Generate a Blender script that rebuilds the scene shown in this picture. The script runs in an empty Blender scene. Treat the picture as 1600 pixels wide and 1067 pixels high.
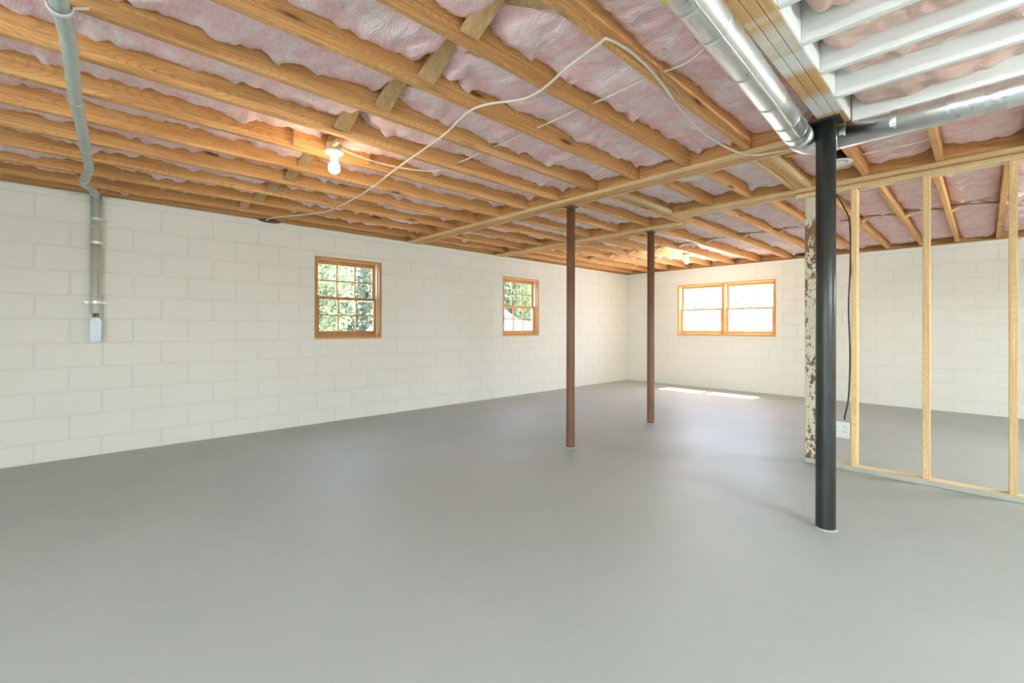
import bpy, math, random
from mathutils import Vector, Matrix, noise
random.seed(7)
scn = bpy.context.scene
C = scn.collection

# ------------------------------------------------------------------ camera
CAM_H = 1.1145
cam_d = bpy.data.cameras.new('camera')
cam_d.sensor_width = 36.0
cam_d.lens = 36.0 * 699.29 / 1600.0
cam_d.shift_y = -(533.5 - 509.82) / 1600.0
cam_d.clip_start = 0.02
cam = bpy.data.objects.new('camera', cam_d)
C.objects.link(cam)
def cam_matrix(yaw, pitch, roll):
    yaw, pitch, roll = map(math.radians, (yaw, pitch, roll))
    F = Vector((-math.sin(yaw), math.cos(yaw), 0)); R = Vector((math.cos(yaw), math.sin(yaw), 0)); U = Vector((0, 0, 1))
    F, U = F * math.cos(pitch) + U * math.sin(pitch), U * math.cos(pitch) - F * math.sin(pitch)
    R, U = R * math.cos(roll) + U * math.sin(roll), U * math.cos(roll) - R * math.sin(roll)
    m = Matrix((R, U, -F)).transposed().to_4x4()
    m.translation = (0, 0, CAM_H)
    return m
cam.matrix_world = cam_matrix(46.576, 0.161, 0.156)
scn.camera = cam

# ------------------------------------------------------------------ sky, sun, exposure
W = bpy.data.worlds.new('sky'); scn.world = W; W.use_nodes = True
wn = W.node_tree.nodes; wl = W.node_tree.links; wn.clear()
wo = wn.new('ShaderNodeOutputWorld'); wb = wn.new('ShaderNodeBackground'); ws = wn.new('ShaderNodeTexSky')
ws.sky_type = 'NISHITA'; ws.sun_disc = False; ws.sun_elevation = math.radians(63); ws.sun_rotation = 0.0
ws.air_density = 1.0; ws.dust_density = 2.5; ws.ozone_density = 1.0
wb.inputs['Strength'].default_value = 3.4
wl.new(ws.outputs['Color'], wb.inputs['Color']); wl.new(wb.outputs[0], wo.inputs['Surface'])
sun_d = bpy.data.lights.new('sun', 'SUN'); sun_d.energy = 70.0; sun_d.angle = math.radians(0.6); sun_d.color = (1.0, 0.96, 0.9)
sun = bpy.data.objects.new('sun', sun_d); C.objects.link(sun)
sun.rotation_euler = Vector((0.03, 1.0, 1.95)).to_track_quat('Z', 'Y').to_euler()
sun.location = (0, 20, 30)

TUBE_POWER = 175.0       # emission of the added shop light tubes
BULB_POWER = 22.0
vs = scn.view_settings
vs.view_transform = 'Standard'; vs.look = 'None'; vs.exposure = 0.16; vs.gamma = 1.0; vs.use_curve_mapping = False
scn.cycles.max_bounces = 10; scn.cycles.diffuse_bounces = 5; scn.cycles.glossy_bounces = 4
scn.cycles.transparent_max_bounces = 12
scn.cycles.sample_clamp_indirect = 6.0
scn.cycles.use_denoising = True

# ------------------------------------------------------------------ materials
def hexlin(r, g, b):
    f = lambda c: (c / 12.92 if c <= 0.04045 else ((c + 0.055) / 1.055) ** 2.4)
    return (f(r / 255), f(g / 255), f(b / 255), 1.0)
class Mat:
    def __init__(s, name, color=(.8, .8, .8, 1), rough=.6, metal=0.0, spec=.5):
        s.m = bpy.data.materials.new(name); s.m.use_nodes = True
        s.n = s.m.node_tree.nodes; s.l = s.m.node_tree.links
        s.b = s.n['Principled BSDF']
        s.b.inputs['Base Color'].default_value = color
        s.b.inputs['Roughness'].default_value = rough
        s.b.inputs['Metallic'].default_value = metal
        s.b.inputs['Specular IOR Level'].default_value = spec
    def node(s, t, **kw):
        n = s.n.new(t)
        for k, v in kw.items():
            if k in n.inputs: n.inputs[k].default_value = v
            else: setattr(n, k, v)
        return n
    def coords(s, scale=(1, 1, 1), rnd=True, kind='Object'):
        tc = s.node('ShaderNodeTexCoord'); out = tc.outputs[kind]
        if rnd:
            oi = s.node('ShaderNodeObjectInfo'); mu = s.node('ShaderNodeMath', operation='MULTIPLY'); mu.inputs[1].default_value = 37.0
            s.l.new(oi.outputs['Random'], mu.inputs[0])
            ad = s.node('ShaderNodeVectorMath', operation='ADD')
            s.l.new(out, ad.inputs[0]); s.l.new(mu.outputs[0], ad.inputs[1]); out = ad.outputs[0]
        mp = s.node('ShaderNodeVectorMath', operation='MULTIPLY'); mp.inputs[1].default_value = scale
        s.l.new(out, mp.inputs[0])
        return mp.outputs[0]
    def noise(s, vec, scale=5, detail=4, rough=.5, dist=0.0):
        n = s.node('ShaderNodeTexNoise', Scale=scale, Detail=detail, Roughness=rough, Distortion=dist)
        s.l.new(vec, n.inputs['Vector']); return n.outputs['Fac']
    def ramp(s, fac, stops):
        r = s.node('ShaderNodeValToRGB'); e = r.color_ramp.elements
        while len(e) < len(stops): e.new(.5)
        for el, (p, c) in zip(e, stops):
            el.position = p; el.color = c if len(c) == 4 else (*c, 1)
        s.l.new(fac, r.inputs[0]); return r.outputs[0]
    def mix(s, fac, a, b, mode='MIX'):
        m = s.node('ShaderNodeMix', data_type='RGBA', blend_type=mode)
        for sock, v in ((m.inputs[0], fac), (m.inputs[6], a), (m.inputs[7], b)):
            if isinstance(v, (int, float)): sock.default_value = v
            elif isinstance(v, tuple): sock.default_value = v
            else: s.l.new(v, sock)
        return m.outputs[2]
    def color(s, sock): s.l.new(sock, s.b.inputs['Base Color'])
    def bump(s, fac, strength=.3, dist=.01):
        b = s.node('ShaderNodeBump', Strength=strength, Distance=dist)
        s.l.new(fac, b.inputs['Height']); s.l.new(b.outputs[0], s.b.inputs['Normal'])

def wood(name, axis, light, dark, knotc, rough=.65, knots=True, contrast=1.0, white=None):
    m = Mat(name, rough=rough, spec=.3)
    sc = [34, 34, 34]; sc[axis] = 1.3
    v = m.coords(tuple(sc))
    g = m.noise(v, 1.0, 6, .68, .9)
    ln = [95, 95, 95]; ln[axis] = 2.2
    fine = m.noise(m.coords(tuple(ln)), 1.0, 3, .6, .5)
    sc2 = [6, 6, 6]; sc2[axis] = .5
    g2 = m.noise(m.coords(tuple(sc2)), 1.0, 3, .5, .3)
    c = m.ramp(g, [(.36, dark), (.58, light)])
    c = m.mix(m.ramp(fine, [(.42, (.5, .5, .5)), (.56, (0, 0, 0))]), c, tuple(x * .72 for x in dark[:3]) + (1,))
    mid = tuple(dark[i] * .45 + light[i] * .55 for i in range(3)) + (1,)
    c = m.mix(m.ramp(g2, [(.35, (0, 0, 0)), (.7, (.5, .5, .5))]), c, mid)
    # per board tint
    oi = m.node('ShaderNodeObjectInfo')
    t = m.ramp(oi.outputs['Random'], [(0, (.84, .80, .76)), (1, (1.10, 1.06, 1.0))])
    c = m.mix(1.0, c, t, 'MULTIPLY')
    if knots:
        sk = [8.5, 8.5, 8.5]; sk[axis] = 1.9
        vo = m.node('ShaderNodeTexVoronoi', Scale=1.0, feature='F1')
        m.l.new(m.coords(tuple(sk)), vo.inputs['Vector'])
        k = m.ramp(vo.outputs['Distance'], [(.075, (1, 1, 1)), (.12, (.35, .35, .35)), (.22, (0, 0, 0))])
        sg = m.node('ShaderNodeMath', operation='MULTIPLY_ADD'); sg.inputs[1].default_value = 85.0; m.l.new(vo.outputs['Distance'], sg.inputs[0])
        ng = m.node('ShaderNodeMath', operation='MULTIPLY'); ng.inputs[1].default_value = 9.0; m.l.new(g2, ng.inputs[0]); m.l.new(ng.outputs[0], sg.inputs[2])
        sn = m.node('ShaderNodeMath', operation='SINE'); m.l.new(sg.outputs[0], sn.inputs[0])
        rg = m.ramp(sn.outputs[0], [(.45, (0, 0, 0)), (.95, (.38, .38, .38))])
        c = m.mix(rg, c, tuple(x * .62 for x in dark[:3]) + (1,))
        c = m.mix(k, c, knotc)
    if white is not None:
        vw = m.noise(m.coords((1.2, 3.3, 1.2), rnd=False), 1.0, 2, .5, .2)
        c = m.mix(m.ramp(vw, [(.49, (0, 0, 0)), (.60, (.86, .86, .86))]), c, white)
    m.color(c); m.bump(g, .25, .004)
    return m.m
PINE_L = (.80, .475, .205, 1); PINE_D = (.585, .295, .105, 1); KNOT = (.16, .07, .03, 1)
M = {}
M['pine_y'] = wood('joist_pine_lengthwise', 1, PINE_L, PINE_D, KNOT)
M['pine_x'] = wood('joist_pine_crosswise', 0, PINE_L, PINE_D, KNOT)
M['ledger_x'] = wood('ledger_pine_crosswise', 0, (.80, .64, .38, 1), (.66, .47, .24, 1), KNOT, knots=False)
M['ledger_y'] = wood('ledger_pine_lengthwise', 1, (.80, .64, .38, 1), (.66, .47, .24, 1), KNOT, knots=False)
M['bridge'] = wood('bridging_wood', 0, (.70, .50, .26, 1), (.50, .32, .15, 1), KNOT, knots=False)
M['stud_z'] = wood('stud_pine_upright', 2, (.90, .68, .38, 1), (.80, .55, .26, 1), (.40, .18, .06, 1))
M['stud_x'] = wood('stud_pine_flat', 0, (.80, .66, .42, 1), (.70, .54, .31, 1), (.40, .18, .06, 1))
M['girder'] = wood('oversprayed_girder', 1, (.66, .42, .20, 1), (.52, .31, .13, 1), KNOT, knots=False, white=(.74, .75, .73, 1))
M['sash'] = wood('window_wood', 2, (.58, .33, .135, 1), (.42, .21, .07, 1), KNOT, knots=False, rough=.5)
M['sash_warm'] = wood('window_wood_orange', 2, (.74, .42, .17, 1), (.62, .32, .11, 1), KNOT, knots=False, rough=.5)
M['rawwood'] = wood('raw_sill_wood', 1, (.78, .56, .30, 1), (.62, .40, .18, 1), KNOT, knots=False)
M['subfloor'] = wood('subfloor_boards', 0, (.42, .28, .15, 1), (.30, .19, .09, 1), KNOT, knots=False)

def mk_whitewood():
    m = Mat('white_painted_joist', rough=.55, spec=.4)
    g = m.noise(m.coords((2, 30, 30)), 1.0, 4)
    g2 = m.noise(m.coords((3, 9, 9)), 1.0, 3)
    c = m.ramp(g, [(.3, (.82, .84, .81)), (.6, (.90, .91, .89))])
    c = m.mix(m.ramp(g2, [(.70, (0, 0, 0)), (.76, (.5, .5, .5))]), c, (.45, .36, .24, 1))
    m.color(c); m.bump(g, .15, .003); return m.m
M['whitewood'] = mk_whitewood()

def mk_wall(name, base, base2):
    m = Mat(name, rough=.75, spec=.3)
    v = m.coords((1, 1, 1), rnd=False, kind='Object')
    tc = m.node('ShaderNodeNewGeometry')
    big = m.noise(tc.outputs['Position'], 1.3, 3)
    fine = m.noise(tc.outputs['Position'], 90, 4, .65)
    mid = m.noise(tc.outputs['Position'], 14, 5, .6)
    c = m.ramp(big, [(.3, base), (.7, base2)])
    c = m.mix(m.ramp(mid, [(.67, (0, 0, 0)), (.78, (.35, .35, .35))]), c, tuple(x * .82 for x in base[:3]) + (1,))
    m.color(c)
    add = m.node('ShaderNodeMath', operation='ADD'); m.l.new(fine, add.inputs[0]); m.l.new(mid, add.inputs[1])
    m.bump(add.outputs[0], .28, .004)
    return m.m
M['wall_paint'] = mk_wall('painted_block', (.855, .855, .785, 1), (.885, .88, .82, 1))
M['mortar'] = mk_wall('painted_mortar', (.80, .80, .73, 1), (.83, .825, .765, 1))

def mk_floor():
    m = Mat('grey_floor_paint', rough=.42, spec=.30)
    g = m.node('ShaderNodeNewGeometry'); P = g.outputs['Position']
    a = m.noise(P, .8, 4, .55); b = m.noise(P, 60, 3); s = m.noise(P, 2.2, 5, .6)
    c = m.ramp(a, [(.3, (.365, .39, .378)), (.7, (.395, .42, .405))])
    vo = m.node('ShaderNodeTexVoronoi', Scale=7.0, Randomness=1.0); m.l.new(P, vo.inputs['Vector'])
    spk = m.ramp(vo.outputs['Distance'], [(.06, (1, 1, 1)), (.085, (0, 0, 0))])
    ds = m.node('ShaderNodeVectorMath', operation='DISTANCE'); ds.inputs[1].default_value = (-1.25, 3.5, 0); m.l.new(P, ds.inputs[0])
    msk = m.ramp(ds.outputs['Value'], [(.35, (.75, .75, .75)), (.8, (0, 0, 0))])
    k = m.mix(1.0, spk, msk, 'MULTIPLY')
    c = m.mix(k, c, (.10, .10, .09, 1))
    m.color(c)
    r = m.ramp(s, [(.3, (.40, .40, .40)), (.7, (.50, .50, .50))])
    m.l.new(r, m.b.inputs['Roughness'])
    m.bump(m.noise(P, 5, 5, .6), .12, .006)
    return m.m
M['floor'] = mk_floor()

def mk_insul(name, pk, wh):
    m = Mat(name, rough=.95, spec=.05)
    g = m.node('ShaderNodeNewGeometry'); P = g.outputs['Position']
    a = m.noise(P, 5.5, 5, .6, .8)
    mp = m.node('ShaderNodeVectorMath', operation='MULTIPLY'); mp.inputs[1].default_value = (7, 20, 14); m.l.new(P, mp.inputs[0])
    b = m.noise(mp.outputs[0], 1.0, 5, .65, .7)
    c = m.ramp(a, [(.30, pk), (.62, wh)])
    sb = m.node('ShaderNodeMath', operation='SUBTRACT'); sb.inputs[1].default_value = .5; m.l.new(b, sb.inputs[0])
    ab = m.node('ShaderNodeMath', operation='ABSOLUTE'); m.l.new(sb.outputs[0], ab.inputs[0])
    c = m.mix(m.ramp(ab.outputs[0], [(.0, (.6, .6, .6)), (.035, (0, 0, 0))]), c, tuple(x * k for x, k in zip(pk, (.95, .80, .82))) + (1,))  # shade in the creases put into the colour as darker pink lines
    m.color(c)
    m.b.inputs['Sheen Weight'].default_value = .1
    fine = m.noise(P, 120, 4, .7)
    add = m.node('ShaderNodeMath', operation='MULTIPLY_ADD'); add.inputs[1].default_value = .15
    m.l.new(fine, add.inputs[0]); m.l.new(m.ramp(ab.outputs[0], [(.0, (.0, .0, .0)), (.16, (1, 1, 1))]), add.inputs[2])
    m.bump(add.outputs[0], .42, .014)
    return m.m
M['insul'] = mk_insul('pink_glass_wool', (.97, .60, .62), (.99, .84, .83))
M['insul_pale'] = mk_insul('pale_pink_glass_wool', (.96, .73, .73), (.99, .90, .88))
M['insul_tan'] = mk_insul('tan_pink_glass_wool', (.80, .50, .43), (.86, .66, .54))

def mk_metal(name, col=(.80, .82, .82), rough=.24, bump=.10, scale=7):
    m = Mat(name, (*col, 1), rough, 1.0)
    v = m.coords((1, 1, 1), rnd=False)
    m.bump(m.noise(v, scale, 2, .4), bump, .01)
    r = m.ramp(m.noise(v, 16, 3), [(.3, (rough * .8,) * 3), (.7, (rough * 1.35,) * 3)])
    m.l.new(r, m.b.inputs['Roughness']); return m.m
M['duct'] = mk_metal('galvanised_duct', rough=.33, bump=.03)
M['tape'] = mk_metal('foil_tape', (.70, .71, .71), .38, .6, 40)
M['castmetal'] = mk_metal('cast_conduit_metal', (.50, .56, .59), .35, .2, 30)
M['steel'] = mk_metal('strap_steel', (.75, .75, .72), .35, .1, 30)

def mk_rough(name, a, b, scale=8, rough=.6, bump=.2, spec=.4):
    m = Mat(name, rough=rough, spec=spec)
    v = m.coords((1, 1, 1))
    n = m.noise(v, scale, 5, .6)
    m.color(m.ramp(n, [(.3, a), (.7, b)])); m.bump(n, bump, .004); return m.m
M['post'] = mk_rough('brown_primed_steel', (.135, .062, .032), (.20, .098, .052), 9, .5)
def mk_post_scuff():
    m = Mat('brown_post_paint', rough=.5)
    n = m.noise(m.coords((1, 1, .35)), 9, 5, .6); k = m.noise(m.coords((14, 14, 3)), 1.0, 4, .6)
    c = m.ramp(n, [(.3, (.135, .062, .032)), (.7, (.205, .10, .054))])
    c = m.mix(m.ramp(k, [(.72, (0, 0, 0)), (.76, (.6, .6, .6))]), c, (.45, .32, .22, 1))
    m.color(c); m.bump(n, .15, .003); return m.m
M['post'] = mk_post_scuff()
def mk_peel():
    m = Mat('peeling_cream_paint', rough=.7)
    v = m.coords((42, 42, 22)); n = m.noise(v, 1.0, 6, .65, .5)
    v2 = m.coords((5, 5, 2.6)); n2 = m.noise(v2, 1.0, 3)
    ad = m.node('ShaderNodeMath', operation='MULTIPLY_ADD'); ad.inputs[1].default_value = .7
    m.l.new(n2, ad.inputs[0]); m.l.new(n, ad.inputs[2])
    rust = m.ramp(m.noise(m.coords((30, 30, 6)), 1.0, 4), [(.3, (.13, .065, .03)), (.7, (.27, .15, .075))])
    cream = m.ramp(n2, [(.35, (.62, .56, .38)), (.6, (.72, .69, .55))])
    m.color(m.mix(m.ramp(ad.outputs[0], [(.895, (1, 1, 1)), (.915, (0, 0, 0))]), rust, cream))
    m.bump(m.ramp(ad.outputs[0], [(.895, (1, 1, 1)), (.915, (0, 0, 0))]), .5, .003); return m.m
M['peel'] = mk_peel()
def mk_black():
    m = Mat('black_painted_pipe', rough=.38, spec=.5)
    n = m.noise(m.coords((22, 22, 5)), 1.0, 5, .65)
    c = m.ramp(n, [(.3, (.012, .015, .014)), (.62, (.022, .026, .024)), (.78, (.09, .10, .095))])
    m.color(c); m.bump(n, .12, .002); return m.m
M['black'] = mk_black()
M['black_plastic'] = Mat('black_plastic', (.012, .012, .012, 1), .35).m
M['dark_metal'] = Mat('dark_can', (.008, .008, .009, 1), .4).m
M['white_plastic'] = Mat('white_plastic', (.78, .78, .74, 1), .4).m
M['porcelain'] = Mat('porcelain', (.85, .83, .78, 1), .25).m
M['box_tan'] = Mat('tan_box', (.62, .52, .36, 1), .6).m
M['cable'] = Mat('cream_cable', (.82, .76, .62, 1), .45).m
M['greywire'] = Mat('grey_wire', (.45, .45, .43, 1), .45).m
M['pvc'] = mk_rough('grey_green_conduit', (.36, .42, .38), (.42, .48, .43), 6, .38, .08, .5)
M['pvc_pale'] = mk_rough('pale_grey_pipe', (.50, .53, .43), (.56, .58, .48), 6, .45, .05, .45)
M['slot'] = Mat('dark_slot', (.03, .03, .03, 1), .6).m
M['plate_paint'] = mk_rough('floor_splashed_plate', (.40, .41, .37), (.55, .52, .42), 7, .6, .1)
M['dirt'] = mk_rough('dark_gap_filler', (.05, .035, .025), (.12, .09, .06), 20, .9, .5)
M['yellow'] = Mat('yellow_sticker', (.80, .68, .05, 1), .5).m
M['blue'] = Mat('blue_sticker', (.05, .25, .55, 1), .5).m
M['track'] = Mat('white_sash_track', (.78, .76, .68, 1), .5).m
M['printing'] = None
def mk_emit(name, col, s):
    m = Mat(name, (.9, .9, .9, 1), .5); m.b.inputs['Emission Color'].default_value = col; m.b.inputs['Emission Strength'].default_value = s; return m.m
M['bulb'] = mk_emit('lit_bulb', (1.0, .86, .64, 1), BULB_POWER)
M['tube_far'] = mk_emit('added_tube_glow_bright', (.87, .98, 1.0, 1), TUBE_POWER * 1.45)  # stronger tubes for the added shop light beyond the stud wall
M['tube'] = mk_emit('added_tube_glow', (.87, .985, 1.0, 1), TUBE_POWER)  # tubes of the added shop lights
def mk_glass():
    m = bpy.data.materials.new('window_glass'); m.use_nodes = True; n = m.node_tree.nodes; l = m.node_tree.links; n.clear()
    o = n.new('ShaderNodeOutputMaterial'); t = n.new('ShaderNodeBsdfTransparent'); g = n.new('ShaderNodeBsdfGlossy'); x = n.new('ShaderNodeMixShader'); w = n.new('ShaderNodeLayerWeight'); p = n.new('ShaderNodeMath'); p.operation = 'POWER'; p.inputs[1].default_value = 4.0; f = n.new('ShaderNodeMath'); f.operation = 'MULTIPLY_ADD'; f.inputs[1].default_value = .6; f.inputs[2].default_value = .03
    l.new(w.outputs['Facing'], p.inputs[0]); l.new(p.outputs[0], f.inputs[0])
    g.inputs['Roughness'].default_value = .02; t.inputs[0].default_value = (.96, .98, .97, 1)
    l.new(f.outputs[0], x.inputs[0]); l.new(t.outputs[0], x.inputs[1]); l.new(g.outputs[0], x.inputs[2]); l.new(x.outputs[0], o.inputs[0])
    return m
M['glass'] = mk_glass()
def mk_leaf(name, a, b):
    m = Mat(name, rough=.6, spec=.3)
    g = m.node('ShaderNodeNewGeometry'); n = m.noise(g.outputs['Position'], 3.0, 3)
    c = m.ramp(n, [(.3, a), (.7, b)]); m.color(c)
    tr = m.node('ShaderNodeBsdfTranslucent'); m.l.new(c, tr.inputs[0])
    mx = m.node('ShaderNodeMixShader'); mx.inputs[0].default_value = .45
    m.l.new(m.b.outputs[0], mx.inputs[1]); m.l.new(tr.outputs[0], mx.inputs[2]); m.l.new(mx.outputs[0], m.n['Material Output'].inputs[0]); return m.m
M['leaf1'] = mk_leaf('bright_leaves', (.12, .155, .075), (.19, .225, .13))
M['leaf2'] = mk_leaf('deep_leaves', (.085, .12, .08), (.15, .18, .125))
M['bark'] = mk_rough('bark', (.10, .075, .055), (.22, .17, .13), 12, .9, .6)
M['lawn'] = mk_rough('pale_yard', (.09, .10, .085), (.14, .145, .13), 1.5, .9, .3)
M['bank'] = mk_rough('pale_bank', (.66, .65, .60), (.80, .79, .75), 2.0, .9, .3)
M['carpaint'] = Mat('white_car_paint', (.17, .18, .19, 1), .25).m
M['carglass'] = Mat('blue_tinted_glass', (.03, .06, .08, 1), .1).m
M['tyre'] = Mat('tyre_rubber', (.02, .02, .02, 1), .8).m

# ------------------------------------------------------------------ mesh helpers
def link(o, parent=None):
    C.objects.link(o)
    if parent is not None: o.parent = parent
    return o
def tag(o, label=None, cat=None, group=None, kind=None):
    if label: o['label'] = label
    if cat: o['category'] = cat
    if group: o['group'] = group
    if kind: o['kind'] = kind
    return o
def empty(name, loc=(0, 0, 0)):
    o = bpy.data.objects.new(name, None); o.location = loc; o.empty_display_size = .1; return link(o)
class MB:
    def __init__(s): s.v = []; s.f = []; s.sm = []
    def add(s, vs, fs, smooth=False):
        k = len(s.v); s.v += [tuple(x) for x in vs]; s.f += [tuple(i + k for i in f) for f in fs]; s.sm += [smooth] * len(fs); return s
    def box(s, x0, x1, y0, y1, z0, z1):
        vs = [(x, y, z) for x in (x0, x1) for y in (y0, y1) for z in (z0, z1)]
        return s.add(vs, [(0, 1, 3, 2), (4, 6, 7, 5), (0, 4, 5, 1), (2, 3, 7, 6), (0, 2, 6, 4), (1, 5, 7, 3)])
    def cbox(s, x0, x1, y0, y1, z0, z1, c=.003):
        # chamfered box
        lo, hi = (x0, y0, z0), (x1, y1, z1); vs = []; idx = {}
        for sx in (0, 1):
            for sy in (0, 1):
                for sz in (0, 1):
                    for ax in range(3):
                        p = []
                        for a, sg in enumerate((sx, sy, sz)):
                            e = hi[a] if sg else lo[a]
                            if a != ax: e += -c if sg else c
                            p.append(e)
                        idx[(sx, sy, sz, ax)] = len(vs); vs.append(tuple(p))
        fs = []
        cen = [(lo[a] + hi[a]) / 2 for a in range(3)]
        def face(ids):
            P = [Vector(vs[i]) for i in ids]; n = (P[1] - P[0]).cross(P[2] - P[0]); m = sum(P, Vector()) / len(P) - Vector(cen)
            fs.append(tuple(ids) if n.dot(m) > 0 else tuple(reversed(ids)))
        for ax in range(3):
            o = [a for a in range(3) if a != ax]
            for sg in (0, 1):
                q = []
                for (u, w) in ((0, 0), (0, 1), (1, 1), (1, 0)):
                    t = [0, 0, 0]; t[ax] = sg; t[o[0]] = u; t[o[1]] = w; q.append(idx[(*t, ax)])
                face(q)
            for u in (0, 1):
                for w in (0, 1):
                    t0 = [0, 0, 0]; t1 = [0, 0, 0]; t0[o[0]] = t1[o[0]] = u; t0[o[1]] = t1[o[1]] = w; t1[ax] = 1
                    face([idx[(*t0, o[0])], idx[(*t1, o[0])], idx[(*t1, o[1])], idx[(*t0, o[1])]])
        for sx in (0, 1):
            for sy in (0, 1):
                for sz in (0, 1):
                    face([idx[(sx, sy, sz, a)] for a in range(3)])
        return s.add(vs, fs)
    def sweep(s, pts, r, n=12, caps=True, rf=None, closed=False):
        pts = [Vector(p) for p in pts]; N = len(pts)
        tang = []
        for i in range(N):
            a = pts[max(0, i - 1)]; b = pts[min(N - 1, i + 1)]; tang.append((b - a).normalized())
        up = Vector((0, 0, 1)) if abs(tang[0].z) < .9 else Vector((1, 0, 0))
        u = tang[0].cross(up).normalized(); rings = []; vs = []; dist = 0
        for i in range(N):
            t = tang[i]; u = (u - t * u.dot(t)).normalized(); w = t.cross(u)
            if i: dist += (pts[i] - pts[i - 1]).length
            ring = []
            for k in range(n):
                a = 2 * math.pi * k / n
                rr = (r(i / (N - 1)) if callable(r) else r)
                if rf: rr *= rf(a, dist)
                ring.append(len(vs)); vs.append(pts[i] + (u * math.cos(a) + w * math.sin(a)) * rr)
            rings.append(ring)
        fs = []
        for i in range(N - 1):
            for k in range(n): fs.append((rings[i][k], rings[i][(k + 1) % n], rings[i + 1][(k + 1) % n], rings[i + 1][k]))
        if caps: fs.append(tuple(reversed(rings[0]))); fs.append(tuple(rings[-1]))
        return s.add(vs, fs, True)
    def lathe(s, prof, n=24, org=(0, 0, 0)):
        vs = []; fs = []; ox, oy, oz = org
        for (r, z) in prof:
            for k in range(n):
                a = 2 * math.pi * k / n; vs.append((ox + r * math.cos(a), oy + r * math.sin(a), oz + z))
        for i in range(len(prof) - 1):
            for k in range(n): fs.append((i * n + k, i * n + (k + 1) % n, (i + 1) * n + (k + 1) % n, (i + 1) * n + k))
        return s.add(vs, fs, True)
    def prism(s, poly, fn, d0, d1):
        n = len(poly); vs = [fn(u, v, d0) for u, v in poly] + [fn(u, v, d1) for u, v in poly]
        fs = [tuple(range(n)), tuple(reversed(range(n, 2 * n)))] + [(i, i + n, (i + 1) % n + n, (i + 1) % n) for i in range(n)]
        return s.add(vs, fs)
    def mesh(s, name):
        me = bpy.data.meshes.new(name); me.from_pydata(s.v, [], s.f); me.update()
        me.polygons.foreach_set('use_smooth', s.sm)
        return me
    def build(s, name, mat, parent=None, fix=True):
        me = s.mesh(name)
        if fix:
            import bmesh
            b = bmesh.new(); b.from_mesh(me); bmesh.ops.recalc_face_normals(b, faces=b.faces); b.to_mesh(me); b.free()
        me.materials.append(mat)
        return link(bpy.data.objects.new(name, me), parent)
_cache = {}
def board(name, x0, x1, y0, y1, z0, z1, mat, parent=None, c=.003):
    """one chamfered board, its mesh shared by boards of the same size; origin at its centre"""
    d = (round(x1 - x0, 4), round(y1 - y0, 4), round(z1 - z0, 4)); key = (d, mat.name, c)
    if key not in _cache:
        b = MB().cbox(-d[0] / 2, d[0] / 2, -d[1] / 2, d[1] / 2, -d[2] / 2, d[2] / 2, c); me = b.mesh(name); me.materials.append(mat); _cache[key] = me
    o = bpy.data.objects.new(name, _cache[key]); o.location = ((x0 + x1) / 2, (y0 + y1) / 2, (z0 + z1) / 2)
    return link(o, parent)
def smooth_path(pts, k=6):
    pts = [Vector(p) for p in pts]; out = []
    for i in range(len(pts) - 1):
        p0 = pts[max(0, i - 1)]; p1 = pts[i]; p2 = pts[i + 1]; p3 = pts[min(len(pts) - 1, i + 2)]
        for j in range(k):
            t = j / k
            out.append(.5 * ((2 * p1) + (p2 - p0) * t + (2 * p0 - 5 * p1 + 4 * p2 - p3) * t * t + (3 * p1 - p0 - 3 * p2 + p3) * t ** 3))
    out.append(pts[-1]); return out
ORD = ['first', 'second', 'third', 'fourth', 'fifth', 'sixth', 'seventh', 'eighth', 'ninth', 'tenth', 'eleventh', 'twelfth', 'thirteenth', 'fourteenth', 'fifteenth', 'sixteenth', 'seventeenth', 'eighteenth']

# ------------------------------------------------------------------ dimensions
XW, YF, XR, YN = -5.292, 8.41, 2.6, -3.2
ZT, ZJ = 2.253, 2.273
JD, JT = .235, .038
ZS = ZJ + JD
WIN1 = (1.888, 2.714, .976, 1.935)
WIN2 = (4.811, 5.647, .976, 1.935)
WIN3 = (-4.148, -2.423, .977, 1.947)
ADDED_DOOR = (-.2, 1.4, 0.0, 2.05)  # unseen opening, added for extra daylight

# ------------------------------------------------------------------ floor
MB().box(XW - .2, XR + .2, YN - .2, YF + .2, -.15, 0).build('floor', M['floor'])
tag(bpy.data.objects['floor'], 'smooth grey painted concrete floor', 'floor', kind='structure')

# ------------------------------------------------------------------ block walls
def wall_core(name, u0, u1, z0, z1, holes, fn, d0, d1, mat):
    us = sorted({u0, u1, *[h[0] for h in holes], *[h[1] for h in holes]}); zs = sorted({z0, z1, *[h[2] for h in holes], *[h[3] for h in holes]})
    b = MB()
    for i in range(len(us) - 1):
        for j in range(len(zs) - 1):
            cu, cz = (us[i] + us[i + 1]) / 2, (zs[j] + zs[j + 1]) / 2
            if any(h[0] < cu < h[1] and h[2] < cz < h[3] for h in holes): continue
            P = [fn(u, w, z) for u in (us[i], us[i + 1]) for w in (d0, d1) for z in (zs[j], zs[j + 1])]
            x = [p[0] for p in P]; y = [p[1] for p in P]; z = [p[2] for p in P]
            b.box(min(x), max(x), min(y), max(y), min(z), max(z))
    return b.build(name, mat)
def sub_intervals(a, b, cuts):
    segs = [(a, b)]
    for c0, c1 in cuts:
        out = []
        for s0, s1 in segs:
            if c1 <= s0 or c0 >= s1: out.append((s0, s1)); continue
            if c0 - s0 > .03: out.append((s0, c0))
            if s1 - c1 > .03: out.append((c1, s1))
        segs = out
    return segs
rnd = random.Random(3)
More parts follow.
